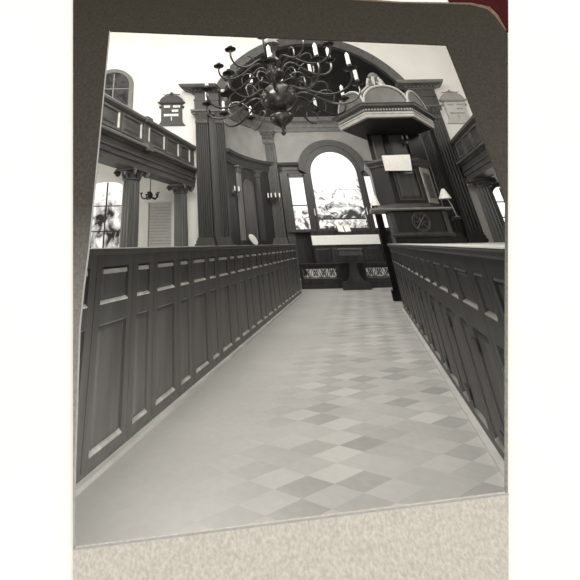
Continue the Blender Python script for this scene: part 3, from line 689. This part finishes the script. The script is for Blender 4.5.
t = thing('altar_rail', E(.0, 1.4, 0), 'dark altar rail with wrought iron scrollwork between panelled posts', 'rail')
RA, RB = -1.42, 1.62
m = MB(E); m.box(RA, RB, 1.30, 1.52, 0, .27); m.box(RA, RB, 1.24, 1.30, 0, .12); m.build('plinth', M['wood'], t)
m = MB(E); m.box(RA, RB, 1.34, 1.48, .60, .66); m.box(RA, RB, 1.30, 1.50, .66, .70); m.build('handrail', M['wood'], t)
for u in (RA + .04, -.22, .66, RB - .04):
    m = MB(E); m.box(u - .05, u + .05, 1.33, 1.47, .27, .60); m.build('post', M['wood'], t)
def scrolls(a, b):
    m = MB(E); n = max(2, round((b - a) / .26)); w = (b - a) / n
    for i in range(n):
        c0 = a + w * (i + .5)
        for s in (-1, 1):
            path = [(c0 + s * w * (.05 + .40 * (1 - j / 14 * .7) * (.5 + .5 * cos(j / 14 * 2.6 * PI))), 1.40, .435 + (.145 * (1 - j / 14 * .6)) * sin(j / 14 * 2.6 * PI) * (1 if i % 2 else -1)) for j in range(15)]
            m.tube(path, .013, 5)
        m.tube([(c0 - w / 2, 1.40, .30), (c0 + w / 2, 1.40, .57)], .011, 5); m.tube([(c0 - w / 2, 1.40, .57), (c0 + w / 2, 1.40, .30)], .011, 5)
    m.tube([(a, 1.4, .295), (b, 1.4, .295)], .014, 5); m.tube([(a, 1.4, .575), (b, 1.4, .575)], .014, 5)
    m.build('scrollwork', M['iron'], t)
scrolls(RA + .09, -.27); scrolls(.71, RB - .09)
m = MB(E); m.box(-.17, .61, 1.36, 1.46, .27, .60); m.build('gate_panel', M['wood'], t)
# reading desk in front of the gate
t = thing('reading_desk', E(.25, .95, 0), 'dark reading desk with carved top on a wide plinth before the altar rail', 'desk')
m = MB(E); m.box(-.10, .76, .70, 1.18, 0, .16); m.box(-.06, .72, .74, 1.15, .16, .20); m.build('plinth', M['wood'], t)
m = MB(E); m.loops([[(.33 - w, .95 - d, z), (.33 + w, .95 - d, z), (.33 + w, .95 + d, z), (.33 - w, .95 + d, z)] for w, d, z in ((.30, .17, .20), (.17, .12, .34), (.12, .09, .55), (.12, .09, .72), (.20, .13, .86), (.33, .17, .93))]); m.build('pedestal', M['wood'], t)
m = MB(E); m.box(-.04, .72, .76, 1.16, .93, .97); m.box(-.02, .70, .78, 1.14, .97, 1.08); m.box(-.05, .73, .74, 1.17, 1.08, 1.12)
for i in range(9): m.loops([[(-.01 + .079 * i, .765, z), (.05 + .079 * i, .765, z), (.05 + .079 * i, .79, z), (-.01 + .079 * i, .79, z)] for z in (.985, 1.065)])
m.build('carved_top', M['carve'], t)

# ------------------------------------------------------------------ pulpit
Q = frame(1.3, 9.6)
t = thing('clerk_desk', Q(0, .8, 0), 'dark enclosed desk at the foot of the pulpit with a round carved emblem', 'desk')
m = MB(Q); m.box(-.66, .62, .14, 1.1, 0, 1.88); m.build('body', M['pulpit'], t)
m = MB(Q)
for (a, b, z0, z1) in ((-.66, -.56, 1.36, 1.86), (.52, .62, 1.36, 1.86), (-.56, .52, 1.36, 1.46)): m.box(a, b, .11, .14, z0, z1)
m.loops([[(-.70, .14, 1.36), (-.70, .07, 1.37), (-.70, .06, 1.41), (-.70, .14, 1.45)], [(.66, .14, 1.36), (.66, .07, 1.37), (.66, .06, 1.41), (.66, .14, 1.45)]])
m.build('front_frame', M['pulpit_mid'], t)
M['emblem'] = surf('carved_emblem', .10, .35, vary=.2)
m = MB(Q); ec, ez, er = -.0, 1.67, .19
ringp = [(ec + er * cos(2 * PI * i / 28), .128, ez + er * sin(2 * PI * i / 28)) for i in range(29)]
m.tube(ringp, .017, 6); m.tube([(ec + er * .8 * cos(2 * PI * i / 28), .13, ez + er * .8 * sin(2 * PI * i / 28)) for i in range(29)], .008, 5)
for dg in (50, 130): m.tube([(ec - er * cos(rad(dg)), .125, ez - er * sin(rad(dg))), (ec + er * cos(rad(dg)), .125, ez + er * sin(rad(dg)))], .015, 5)
for dg in (0, 90, 180, 270):
    a = rad(dg); m.tube([(ec + er * .25 * cos(a), .128, ez + er * .25 * sin(a)), (ec + er * .7 * cos(a), .128, ez + er * .7 * sin(a))], [.022, .006], 5)
tag(m.build('emblem', M['emblem'], t), 'round carved emblem with crossed bars')
m = MB(Q); m.loops([[(-1.02, .05, 1.90), (.73, .05, 1.90), (.73, 1.1, 1.90), (-1.02, 1.1, 1.90)], [(-1.05, .0, 1.925), (.76, .0, 1.925), (.76, 1.1, 1.925), (-1.05, 1.1, 1.925)], [(-1.05, .0, 1.955), (.76, .0, 1.955), (.76, 1.1, 1.965), (-1.05, 1.1, 1.965)]])
m.build('ledge', M['ledge_w'], t)
t = thing('pulpit', Q(0, 1.3, 0), 'tall dark wooden pulpit rising behind the right pews below the canopy'.replace('right ', 'box '), 'pulpit')
cx = -.08; PO = [(-.80, .80), (-.42, .38), (.34, .38), (.66, .80), (.66, 1.7), (-.80, 1.7)]
m = MB(Q); m.loops([[(x, y, z) for x, y in PO] for z in (1.965, 3.02)]); m.build('body', M['pulpit'], t)
m = MB(Q); sc = lambda k: [((x - cx) * k + cx, (y - 1.2) * k + 1.2) for x, y in PO]
m.loops([[(x, y, z) for x, y in sc(k)] for k, z in ((1.01, 2.92), (1.05, 2.95), (1.05, 2.98), (1.10, 3.02), (1.14, 3.05), (1.14, 3.10))]); m.build('cornice', M['pulpit_mid'], t)
m = MB(Q); m.loops([[(x, y, z) for x, y in sc(k)] for k, z in ((1.08, 1.966), (1.08, 2.0), (1.03, 2.06), (1.005, 2.07))]); m.build('base_moulding', M['pulpit_mid'], t)
m = MB(Q)
for (a, b, z0, z1) in ((-.30, -.265, 2.15, 2.85), (.235, .27, 2.15, 2.85), (-.265, .235, 2.15, 2.185), (-.265, .235, 2.815, 2.85)): m.box(a, b, .355, .38, z0, z1)
m.field((-.24, .38, 2.21), (1, 0, 0), (0, 0, 1), (0, -1, 0), .45, .58, .015, .04); m.build('front_panel', M['pulpit_mid'], t)
# angled face, the light on it painted in as paler wood
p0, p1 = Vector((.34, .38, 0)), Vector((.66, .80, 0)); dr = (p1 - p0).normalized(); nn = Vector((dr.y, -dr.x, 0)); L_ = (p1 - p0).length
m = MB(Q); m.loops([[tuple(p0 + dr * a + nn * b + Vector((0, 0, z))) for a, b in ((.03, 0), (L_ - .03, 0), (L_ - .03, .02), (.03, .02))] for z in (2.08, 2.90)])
lit = m.build('angled_face', M['pulpit_lit'], t)
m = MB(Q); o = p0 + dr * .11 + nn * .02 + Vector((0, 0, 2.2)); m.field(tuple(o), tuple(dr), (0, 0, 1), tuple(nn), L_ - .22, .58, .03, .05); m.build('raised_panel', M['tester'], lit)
m = MB(Q)
m.box(-.62, .92, 1.72, 1.80, 1.0, 4.045); m.box(-.62, -.52, 1.66, 1.72, 3.1, 4.045); m.box(.50, .60, 1.66, 1.72, 3.1, 4.045); m.box(-.16, -.04, 1.68, 1.72, 3.1, 4.045)
m.build('back_board', M['pulpit'], t)
m = MB(Q); m.field((-.50, 1.72, 3.15), (1, 0, 0), (0, 0, 1), (0, -1, 0), .32, .9, .02, .04); m.field((.0, 1.72, 3.15), (1, 0, 0), (0, 0, 1), (0, -1, 0), .46, .9, .02, .04); m.build('back_panel', M['panel_lit'], t)

np_ = thing('stair_newel', Q(-.80, 1.95, 0), 'heavy dark square post at the foot of the pulpit stair, by the altar rail', 'post')
m = MB(Q); m.box(-.89, -.71, 1.86, 2.04, .22, 2.08); m.build('shaft', M['pulpit'], np_)
m = MB(Q); m.box(-.94, -.66, 1.81, 2.09, 0, .22); m.build('base', M['pulpit'], np_)
m = MB(Q); m.loops([[(-.80 - w, 1.95 - w, z), (-.80 + w, 1.95 - w, z), (-.80 + w, 1.95 + w, z), (-.80 - w, 1.95 + w, z)] for w, z in ((.10, 2.08), (.13, 2.11), (.13, 2.15), (.05, 2.20))]); m.build('cap', M['pulpit'], np_)
t2 = tag(MB(Q).loops([[(-.47, .30, 3.165), (.20, .30, 3.175), (.20, .33, 3.175), (-.47, .33, 3.165)], [(-.475, .17, 3.15), (.195, .17, 3.16), (.195, .31, 3.16), (-.475, .31, 3.15)], [(-.49, .16, 2.79), (.14, .16, 2.78), (.14, .20, 2.78), (-.49, .20, 2.79)]]).build('pulpit_cloth', M['cloth']), 'white cloth hanging over the front of the pulpit', 'cloth')

# canopy (sounding board)
t = thing('pulpit_canopy', Q(0, 1.2, 4.1), 'six-sided sounding board with dentil cornice and domed top over the pulpit', 'canopy')
HC = [(-.63, 0), (.57, 0), (1.30, 1.2), (.57, 2.4), (-.63, 2.4), (-1.36, 1.2)]
hcx = -.03
def hexr(k, z): return [((x - hcx) * k + hcx, (y - 1.2) * k + 1.2, z) for x, y in HC]
m = MB(Q); m.loops([hexr(k, z) for k, z in ((.90, 4.06), (.98, 4.07), (.985, 4.09), (.985, 4.15), (1.0, 4.16), (1.0, 4.20), (.97, 4.21))]); m.build('lower_moulding', M['tester_trim'], t)
m = MB(Q); m.loops([hexr(k, z) for k, z in ((.96, 4.20), (.96, 4.29), (.97, 4.295))]); m.build('frieze', M['tester'], t)
m = MB(Q)
for (a, b) in zip(HC, HC[1:] + HC[:1]):
    n = max(6, int(math.dist(a, b) / .075))
    for i in range(n):
        f0, f1 = (i + .2) / n, (i + .75) / n
        def PT(f_, k, z):
            x = a[0] + (b[0] - a[0]) * f_; y = a[1] + (b[1] - a[1]) * f_; return ((x - hcx) * k + hcx, (y - 1.2) * k + 1.2, z)
        m.loops([[PT(f0, .95, z), PT(f1, .95, z), PT(f1, .995, z), PT(f0, .995, z)] for z in (4.245, 4.295)])
m.build('dentils', M['tester_trim'], t)
m = MB(Q); m.loops([hexr(k, z) for k, z in ((.97, 4.295), (1.02, 4.31), (1.06, 4.33), (1.09, 4.335), (1.10, 4.38), (1.12, 4.40), (1.0, 4.41))]); m.build('cornice', M['tester_cor'], t)
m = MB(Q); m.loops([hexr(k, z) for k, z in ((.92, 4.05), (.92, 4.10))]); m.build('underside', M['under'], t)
prof = [(.98, 4.41), (.93, 4.44), (.78, 4.55), (.62, 4.73), (.48, 4.93), (.35, 5.13), (.23, 5.27), (.13, 5.36), (.07, 5.42), (.05, 5.45)]
m = MB(Q); m.loops([hexr(k, z) for k, z in prof]); m.build('dome', M['tester'], t)
def bez(p, n=16):
    out = []
    for i in range(n + 1):
        s = i / n; q = [Vector(x) for x in p]
        while len(q) > 1: q = [a.lerp(b, s) for a, b in zip(q, q[1:])]
        out.append(tuple(q[0]))
    return out
for i in range(6):
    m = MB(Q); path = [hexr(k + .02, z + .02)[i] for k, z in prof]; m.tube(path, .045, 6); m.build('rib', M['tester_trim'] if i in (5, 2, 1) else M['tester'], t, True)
fc = (hcx, 1.2)
for i, (a, b) in enumerate(zip(HC, HC[1:] + HC[:1])):
    def RP(f_, k, h):
        x = a[0] + (b[0] - a[0]) * f_; y = a[1] + (b[1] - a[1]) * f_; return ((x - hcx) * k + hcx, (y - 1.2) * k + 1.2, 4.42 + h)
    arcf = [(.5 - .5 * cos(PI * q / 16), .52 * sin(PI * q / 16) ** .85) for q in range(17)]
    m = MB(Q); m.loops([[RP(f_, .93, h) for f_, h in arcf], [RP(f_, .30, h) for f_, h in arcf]]); va = m.build('vault', M['tester'], t, True)
    m = MB(Q); m.tube([RP(f_, .94, h) for f_, h in arcf], .03, 6); m.build('arch_rib', M['tester_trim'], va, True)
m = MB(Q); m.lathe([(.05, 5.42), (.09, 5.45), (.06, 5.49), (.13, 5.56), (.17, 5.63), (.15, 5.73), (.08, 5.79), (.02, 5.81)], fc[0], fc[1], 14); m.build('finial', M['tester'], t, True)
for i in range(7):
    a = 2 * PI * i / 7; c_, s_ = cos(a), sin(a)
    m = MB(Q); m.tube([(fc[0] + c_ * .05, fc[1] + s_ * .05, 5.50), (fc[0] + c_ * .20, fc[1] + s_ * .20, 5.56), (fc[0] + c_ * .25, fc[1] + s_ * .25, 5.42), (fc[0] + c_ * .20, fc[1] + s_ * .20, 5.22)], [.03, .055, .05, .012], 5); m.build('leaf', M['tester_trim'], t, True)

# desk lamps: a bent rod under a white folded shade
def desk_lamp(x, y, z, h, lean, label):
    loc = Q(x, y, z); t = thing('candle_lamp', loc, label, 'lamp', 'shaded lamps on the pulpit desk')
    f = rot_frame(loc[0], loc[1], loc[2], A)
    m = MB(f); m.lathe([(.05, 0), (.05, .015), (.015, .03)], seg=10); m.tube([(0, 0, .02), (lean * .3, 0, h * .5), (lean, 0, h)], .013, 6); m.build('rod', M['rod'], t)
    m = MB(f); sx = -1 if lean < 0 else 1
    m.loops([[(lean + (.13 if h > .3 else .10) * cos(2 * PI * i / 14) - .02, (.13 if h > .3 else .10) * sin(2 * PI * i / 14), h - .10) for i in range(14)], [(lean + .03 * cos(2 * PI * i / 14), .03 * sin(2 * PI * i / 14), h + .12) for i in range(14)]]); m.build('shade', M['cloth'], t)
desk_lamp(.88, .35, 1.76, .50, -.12, 'white shaded lamp on a rod at the outer end of the pulpit desk')
m = MB(Q); m.box(.70, .96, .2, .6, 1.72, 1.757); m.build('lamp_bracket', M['pulpit'], bpy.data.objects['clerk_desk'])
desk_lamp(-.93, .30, 1.965, .17, .04, 'small white shaded lamp over the corner post, near the side light')

# ------------------------------------------------------------------ chandelier
CHX, CHY = -.80, 5.7
t = thing('chandelier', (CHX, CHY, 2.85), 'large branching brass chandelier of white candles hanging over the aisle', 'chandelier')
cf = lambda a, b, c: (CHX + a, CHY + b, c)
m = MB(cf); m.lathe([(.012, 2.86), (.045, 2.90), (.02, 2.95), (.03, 2.99), (.075, 3.03), (.15, 3.08), (.19, 3.15), (.185, 3.20), (.12, 3.25), (.10, 3.29), (.17, 3.32), (.26, 3.39), (.30, 3.48), (.30, 3.56), (.25, 3.66), (.16, 3.73), (.09, 3.78), (.07, 3.84), (.13, 3.89), (.17, 3.96), (.12, 4.04), (.06, 4.09), (.10, 4.14), (.13, 4.20), (.10, 4.26), (.05, 4.32), (.05, 4.4), (.09, 4.46), (.15, 4.55), (.11, 4.64), (.04, 4.69), (.02, 4.75)], seg=24); m.build('body', M['brass'], t, True)
for i in range(9):
    a = 2 * PI * i / 9; c_, s_ = cos(a), sin(a)
    m = MB(cf); m.tube(bez([(c_ * .10, s_ * .10, 3.80), (c_ * .45, s_ * .45, 4.15), (c_ * .62, s_ * .62, 3.75), (c_ * .40, s_ * .40, 3.62), (c_ * .36, s_ * .36, 3.80)], 14), .012, 5); m.build('scroll', M['brass_dark'] if i % 2 else M['brass'], t, True)
m = MB(cf); m.tube([(0, 0, 4.68), (0, 0, HN)], .016, 8); m.build('hanging_rod', M['iron'], t)
def arm_set(n, ph, R, zr, zp, r0, dip):
    for i in range(n):
        a = 2 * PI * (i + ph) / n; c_, s_ = cos(a), sin(a)
        P = lambda r, z: (CHX + c_ * r, CHY + s_ * r, z)
        m = MB(); path = bez([P(r0, zr), P(R * .30, zr + .48), P(R * .45, zr + .12), P(R * .62, zr - dip * 2.2), P(R * 1.08, zr - dip), P(R, zp - .02)], 20)
        m.tube(path, .017, 6)
        m.tube(bez([P(R * .42, zr + .05), P(R * .55, zr + .30), P(R * .78, zr + .18), P(R * .66, zr - .04)], 10), .011, 5)
        arm = m.build('arm', M['brass_dark'] if (i % 2) else M['brass'], t, True)
        fr = lambda x, y, z, q=P(R, zp): (q[0] + x, q[1] + y, q[2] + z)
        m = MB(fr); m.lathe([(.02, -.05), (.03, -.02), (.09, .0), (.095, .012), (.03, .012), (.034, .07), (.03, .07)], seg=14); m.build('drip_pan', M['brass_dark'], arm, True)
        m = MB(fr); m.lathe([(.029, .07), (.028, .245), (.014, .26), (.004, .28)], seg=8); m.build('candle', M['candle'], arm, True)
arm_set(12, .2, 1.26, 3.36, 3.58, .22, .14)
arm_set(10, .55, .98, 3.98, 4.18, .10, .12)

# ------------------------------------------------------------------ sconces
def sconce(fr, z, label, grp='candle sconces in the chancel', arms=((-.22, .14), (-.08, .24), (.08, .24), (.22, .14)), cz=.16):
    base = fr(0, .0, z); t = thing('wall_sconce', base, label, 'sconce', grp)
    g = lambda a, d, zz: fr(a, d, z + zz)
    m = MB(g); m.prism([(.07 * cos(2 * PI * i / 12), .12 * sin(2 * PI * i / 12)) for i in range(12)], lambda a, b, d: (a, d, b), .0, .03); m.build('back_plate', M['brass'], t)
    for i, (dx, dd) in enumerate(arms):
        m = MB(g); m.tube(bez([(0, .03, -.05), (dx * .4, dd * .8, -.22), (dx, dd * 1.1, -.16), (dx, dd, .0)], 10), .012, 5); m.lathe([(.012, -.01), (.05, .0), (.05, .012), (.02, .02)], dx, dd, 10); a = m.build('arm', M['brass'], t, True)
        m = MB(g); m.lathe([(.025, .02), (.025, cz), (.006, cz + .03)], dx, dd, 8); m.build('candle', M['candle'], a)
sconce(curve_frame(16), 2.92, 'three-candle brass sconce on the curved apse wall beside the fluted pilasters', arms=((-.17, .14), (0, .22), (.17, .14)))
sconce(lambda a, d, z: E(U0 - 2.42 + a, 2.99 - d, z), 2.90, 'four-candle brass sconce on the tall tapering apse pilaster')
sconce(lambda a, d, z: Q(.44 + a, 1.66 - d, z), 3.86, 'small two-candle sconce on the back board under the pulpit canopy', arms=((-.06, .10), (.07, .10)), cz=.10)

# ------------------------------------------------------------------ east wall of the aisles: signs, windows, tablet
def sign(uc, z0, dark, label):
    mt, tx = (M['tablet_dark'], M['text']) if dark else (M['tablet_pale'], M['text_grey'])
    t = thing('wall_sign', E(uc, -.03, z0), label, 'sign')
    w = .36
    m = MB(E); m.box(uc - w, uc + w, -.06, 0, z0 + .16, z0 + .80); m.build('board', mt, t)
    m = MB(E); m.loops([[(uc - w - o, -.06 - o * .6, z), (uc + w + o, -.06 - o * .6, z), (uc + w + o, 0, z), (uc - w - o, 0, z)] for o, z in ((.02, z0 + .78), (.10, z0 + .83), (.12, z0 + .87), (.07, z0 + .88))]); m.build('cornice', mt if dark else M['tablet_grey'], t)
    m = MB(E); ar = [(uc - w - .06, z0 + .88)] + [(uc - (w + .06) * cos(PI * i / 14), z0 + .88 + .27 * sin(PI * i / 14)) for i in range(1, 14)] + [(uc + w + .06, z0 + .88)]
    m.loops([[(x, d, z) for x, z in ar] for d in (-.07, 0)]); m.build('pediment', mt if dark else M['tablet_grey'], t)
    m = MB(E); m.loops([[(uc - w - o, -.06, z), (uc + w + o, -.06, z), (uc + w + o, 0, z), (uc - w - o, 0, z)] for o, z in ((.0, z0 + .17), (.03, z0 + .10), (.10, z0 + .02), (.10, z0))]); m.build('base_moulding', mt, t)
    m = MB(E)
    for s in (-1, 1):
        volute(m, (uc + s * (w + .03), -.03, z0 + .68), (0, 1, 0), .05, .02)
        m.tube(bez([(uc, -.04, z0 + 1.16), (uc + s * .12, -.04, z0 + 1.24), (uc + s * .22, -.04, z0 + 1.10), (uc + s * .30, -.04, z0 + 1.18)], 8), .016, 5)
    m.lathe([(.05, z0 + 1.14), (.07, z0 + 1.18), (.02, z0 + 1.26)], uc, -.04, 8); m.build('crest_scroll', mt if dark else M['tablet_grey'], t)
    rows = [(.66, ((-.26, -.02), (.06, .32))), (.50, ((.02, .26),)), (.34, ((-.26, .26),))]
    m = MB(E); rng = random.Random(3)
    for zz, spans in rows:
        for a, b in spans:
            x = a
            while x < b - .02:
                wd = rng.uniform(.022, .045); z1 = z0 + zz
                if dark: m.box(uc + x, uc + x + wd, -.068, -.06, z1, z1 + .085)
                else: m.box(uc + x, uc + x + wd, -.068, -.06, z1, z1 + .05)
                x += wd + .012
    m.build('lettering', tx, t)
    m = MB(E); m.box(uc - .012, uc + .012, -.066, -.06, z0 + .18, z0 + .32); m.build('divider', tx, t)
    return t
sign(-4.93, 5.03, True, 'dark arched notice board with white lettering on the white wall above the gallery')
sign(5.07, 4.93, False, 'pale arched notice board with faint lettering on the white wall beyond the pulpit')

def aisle_window(idx, uc, hw, z0, zs, zt, glass, label, bars, casing, tm=.14):
    t = struct(bpy.data.objects.new('window_%d' % idx, None)); C.objects.link(t); t.location = E(uc, 0, z0); tag(t, label, 'window')
    ol = arch_outline(uc, hw, z0, zs, 16, zt)
    m = MB(E); m.loops([[(x, d, z) for x, z in ol] for d in (-.03, -.005)]); m.build('pane', M[glass], t)
    o2 = arch_outline(uc, hw + tm, z0 - .0, zs, 16, zt + tm)
    m = MB(E); m.loops([[(a[0], -.01, a[1]), (a[0], -.07, a[1]), (b[0], -.07, b[1]), (b[0], -.0, b[1])] for a, b in zip(ol, o2)]); m.box(uc - hw - tm, uc + hw + tm, -.1, 0, z0 - .09, z0); m.build('frame', M[casing], t)
    m = MB(E); cols, rws = bars
    for i in range(1, cols): x = uc - hw + 2 * hw * i / cols; m.box(x - .02, x + .02, -.045, -.03, z0, zs + (zt - zs) * .9)
    for i in range(1, rws): z = z0 + (zt - z0) * i / rws; m.box(uc - hw, uc + hw, -.045, -.03, z - .015, z + .015)
    m.build('glazing_bar', M['frame_dark' if casing != 'frame_grey' else 'bar_grey'], t)
aisle_window(4, -6.98, .50, 1.0, 3.05, 3.18, 'glass_trees', 'bright clear window under the gallery with dark trees outside', (2, 3), 'plaster')
aisle_window(5, -7.05, .58, 5.15, 6.62, 7.12, 'glass_grey', 'round-headed dim window above the gallery beside the notice board', (2, 3), 'frame_grey')
aisle_window(6, 5.50, .30, 1.0, 2.5, 2.8, 'glass_white', 'narrow bright window under the gallery beyond the pulpit', (2, 4), 'frame_mid')

t = thing('stone_tablet', E(-5.28, 0, 1.2), 'pale framed stone tablet on the wall between two fluted columns', 'tablet')
m = MB(E); m.box(-5.62, -4.94, -.03, 0, 1.2, 2.52); m.build('slab', M['stone_tablet'], t)
m = MB(E)
for s in (-1, 1): m.box(*sorted((-5.28 + s * .36, -5.28 + s * .47)), -.07, 0, 1.15, 2.6)
m.loops([[(-5.28 - .5 - o, -.07 - o, z), (-5.28 + .5 + o, -.07 - o, z), (-5.28 + .5 + o, 0, z), (-5.28 - .5 - o, 0, z)] for o, z in ((0, 2.53), (.05, 2.58), (.06, 2.64))])
m.build('frame', M['plaster'], t)
m = MB(E); rng = random.Random(5)
for i in range(13):
    x = -5.58
    while x < -5.02:
        wd = rng.uniform(.04, .10); m.box(x, min(x + wd, -4.98), -.034, -.03, 1.34 + i * .085, 1.375 + i * .085); x += wd + .02
m.build('lettering', M['text_mid'], t)
# hanging light under the gallery
hx, hy, hz = -5.12, 8.95, 2.58
t = thing('hanging_lamp', (hx, hy, hz), 'small dark branched lamp hanging under the gallery between the columns', 'lamp')
hf = lambda a, b, c: (hx + a, hy + b, hz + c)
m = MB(hf); m.tube([(0, 0, .1), (0, 0, .74)], .012, 6); m.lathe([(.01, -.12), (.06, -.06), (.08, 0), (.05, .06), (.02, .1)], seg=12); m.build('stem', M['iron'], t)
for i in range(5):
    a = 2 * PI * i / 5; c_, s_ = cos(a), sin(a)
    m = MB(hf); m.tube(bez([(0, 0, 0), (c_ * .15, s_ * .15, -.16), (c_ * .27, s_ * .27, -.1), (c_ * .25, s_ * .25, .04)], 8), .018, 5); m.lathe([(.02, .03), (.05, .05), (.05, .06)], c_ * .25, s_ * .25, 8); ar = m.build('arm', M['iron'], t)
    m = MB(hf); m.lathe([(.022, .06), (.022, .15), (.005, .17)], c_ * .25, s_ * .25, 8); m.build('candle', M['candle'], ar)
# white fan on the pew top
m = MB(lambda a, b, c: (XL - .06 + b + .35 * a, 7.25 + a, 1.262 + c))
m.loops([[(.13 * cos(2 * PI * i / 20), d, .105 + .075 * sin(2 * PI * i / 20) - .055 * cos(2 * PI * i / 20)) for i in range(20)] for d in (-.006, .006)])
tag(m.build('paper_fan', M['cloth']), 'white oval paper fan standing on the pew top below the apse panel', 'fan')

# ------------------------------------------------------------------ light
w = bpy.data.worlds.new('sky'); bpy.context.scene.world = w; w.use_nodes = True
bg = w.node_tree.nodes['Background']; bg.inputs['Color'].default_value = (1, .985, .96, 1); bg.inputs['Strength'].default_value = 1.25
def area(name, loc, target, sx, sy, power, col=(1, .985, .95), spread=180):
    l = bpy.data.lights.new(name, 'AREA'); l.shape = 'RECTANGLE'; l.size = sx; l.size_y = sy; l.energy = power; l.color = col; l.spread = rad(spread)
    o = bpy.data.objects.new(name, l); C.objects.link(o); o.location = loc
    o.rotation_euler = (Vector(target) - Vector(loc)).to_track_quat('-Z', 'Y').to_euler()
    return o
area('west_window_light', (-2.6, 1.6, 6.6), (-.8, 12, 4.5), 3.2, 3.0, 470)
area('nave_fill_light', (-.7, 6.3, 9.3), (-.7, 6.3, 0), 5, 7, 300)  # added overhead fill for the floor, the ceiling has no opening
area('gallery_window_light', (-8.3, 6.5, 6.5), (0, 9, 5.0), 4, 2.5, 170)
area('opposite_window_light', (6.6, 8.5, 6.5), (-1, 10, 5.0), 4, 2.5, 190)
area('aisle_window_light', (-8.3, 5.0, 2.0), (-6.5, 12, 2.0), 1.6, 1.6, 130)
area('aisle_floor_fill', (-.55, 1.75, .22), (-1.8, 3.6, .75), .5, .3, 7, spread=120)  # added fill to brighten the lower pews, no lamp stands here
area('aisle_floor_fill', (-.25, 1.80, .22), (.6, 3.6, .6), .4, .3, 5, spread=120)  # matching added fill for the opposite pews
area('chancel_fill_light', (E(.2, -.4, 5.2)), E(.2, 2.5, .8), 1.6, 1.0, 110)  # unseen light added to brighten the altar cloth

# ------------------------------------------------------------------ camera (view camera with rise and shift)
cam = bpy.data.cameras.new('camera'); co = bpy.data.objects.new('camera', cam); C.objects.link(co)
R = [[0.9115647889398011, -0.19401547872705224, -0.36250190286321077], [0.41076257406753175, 0.3911517833727776, 0.8235741558048743], [-0.017992868324740296, -0.8996434162370157, 0.43625449030450125]]
mw = Matrix(((R[0][0], -R[0][1], -R[0][2], 0), (R[1][0], -R[1][1], -R[1][2], 0), (R[2][0], -R[2][1], -R[2][2], 1.27), (0, 0, 0, 1)))
co.matrix_world = mw
cam.sensor_fit = 'HORIZONTAL'; cam.sensor_width = 36; cam.lens = 350 / 580 * 36
cam.shift_x = (290 - 186.43539) / 580; cam.shift_y = -(290 - 76.76952) / 580
cam.clip_start = .05; cam.clip_end = 200
sc = bpy.context.scene; sc.camera = co
sc.view_settings.view_transform = 'Standard'; sc.view_settings.look = 'None'
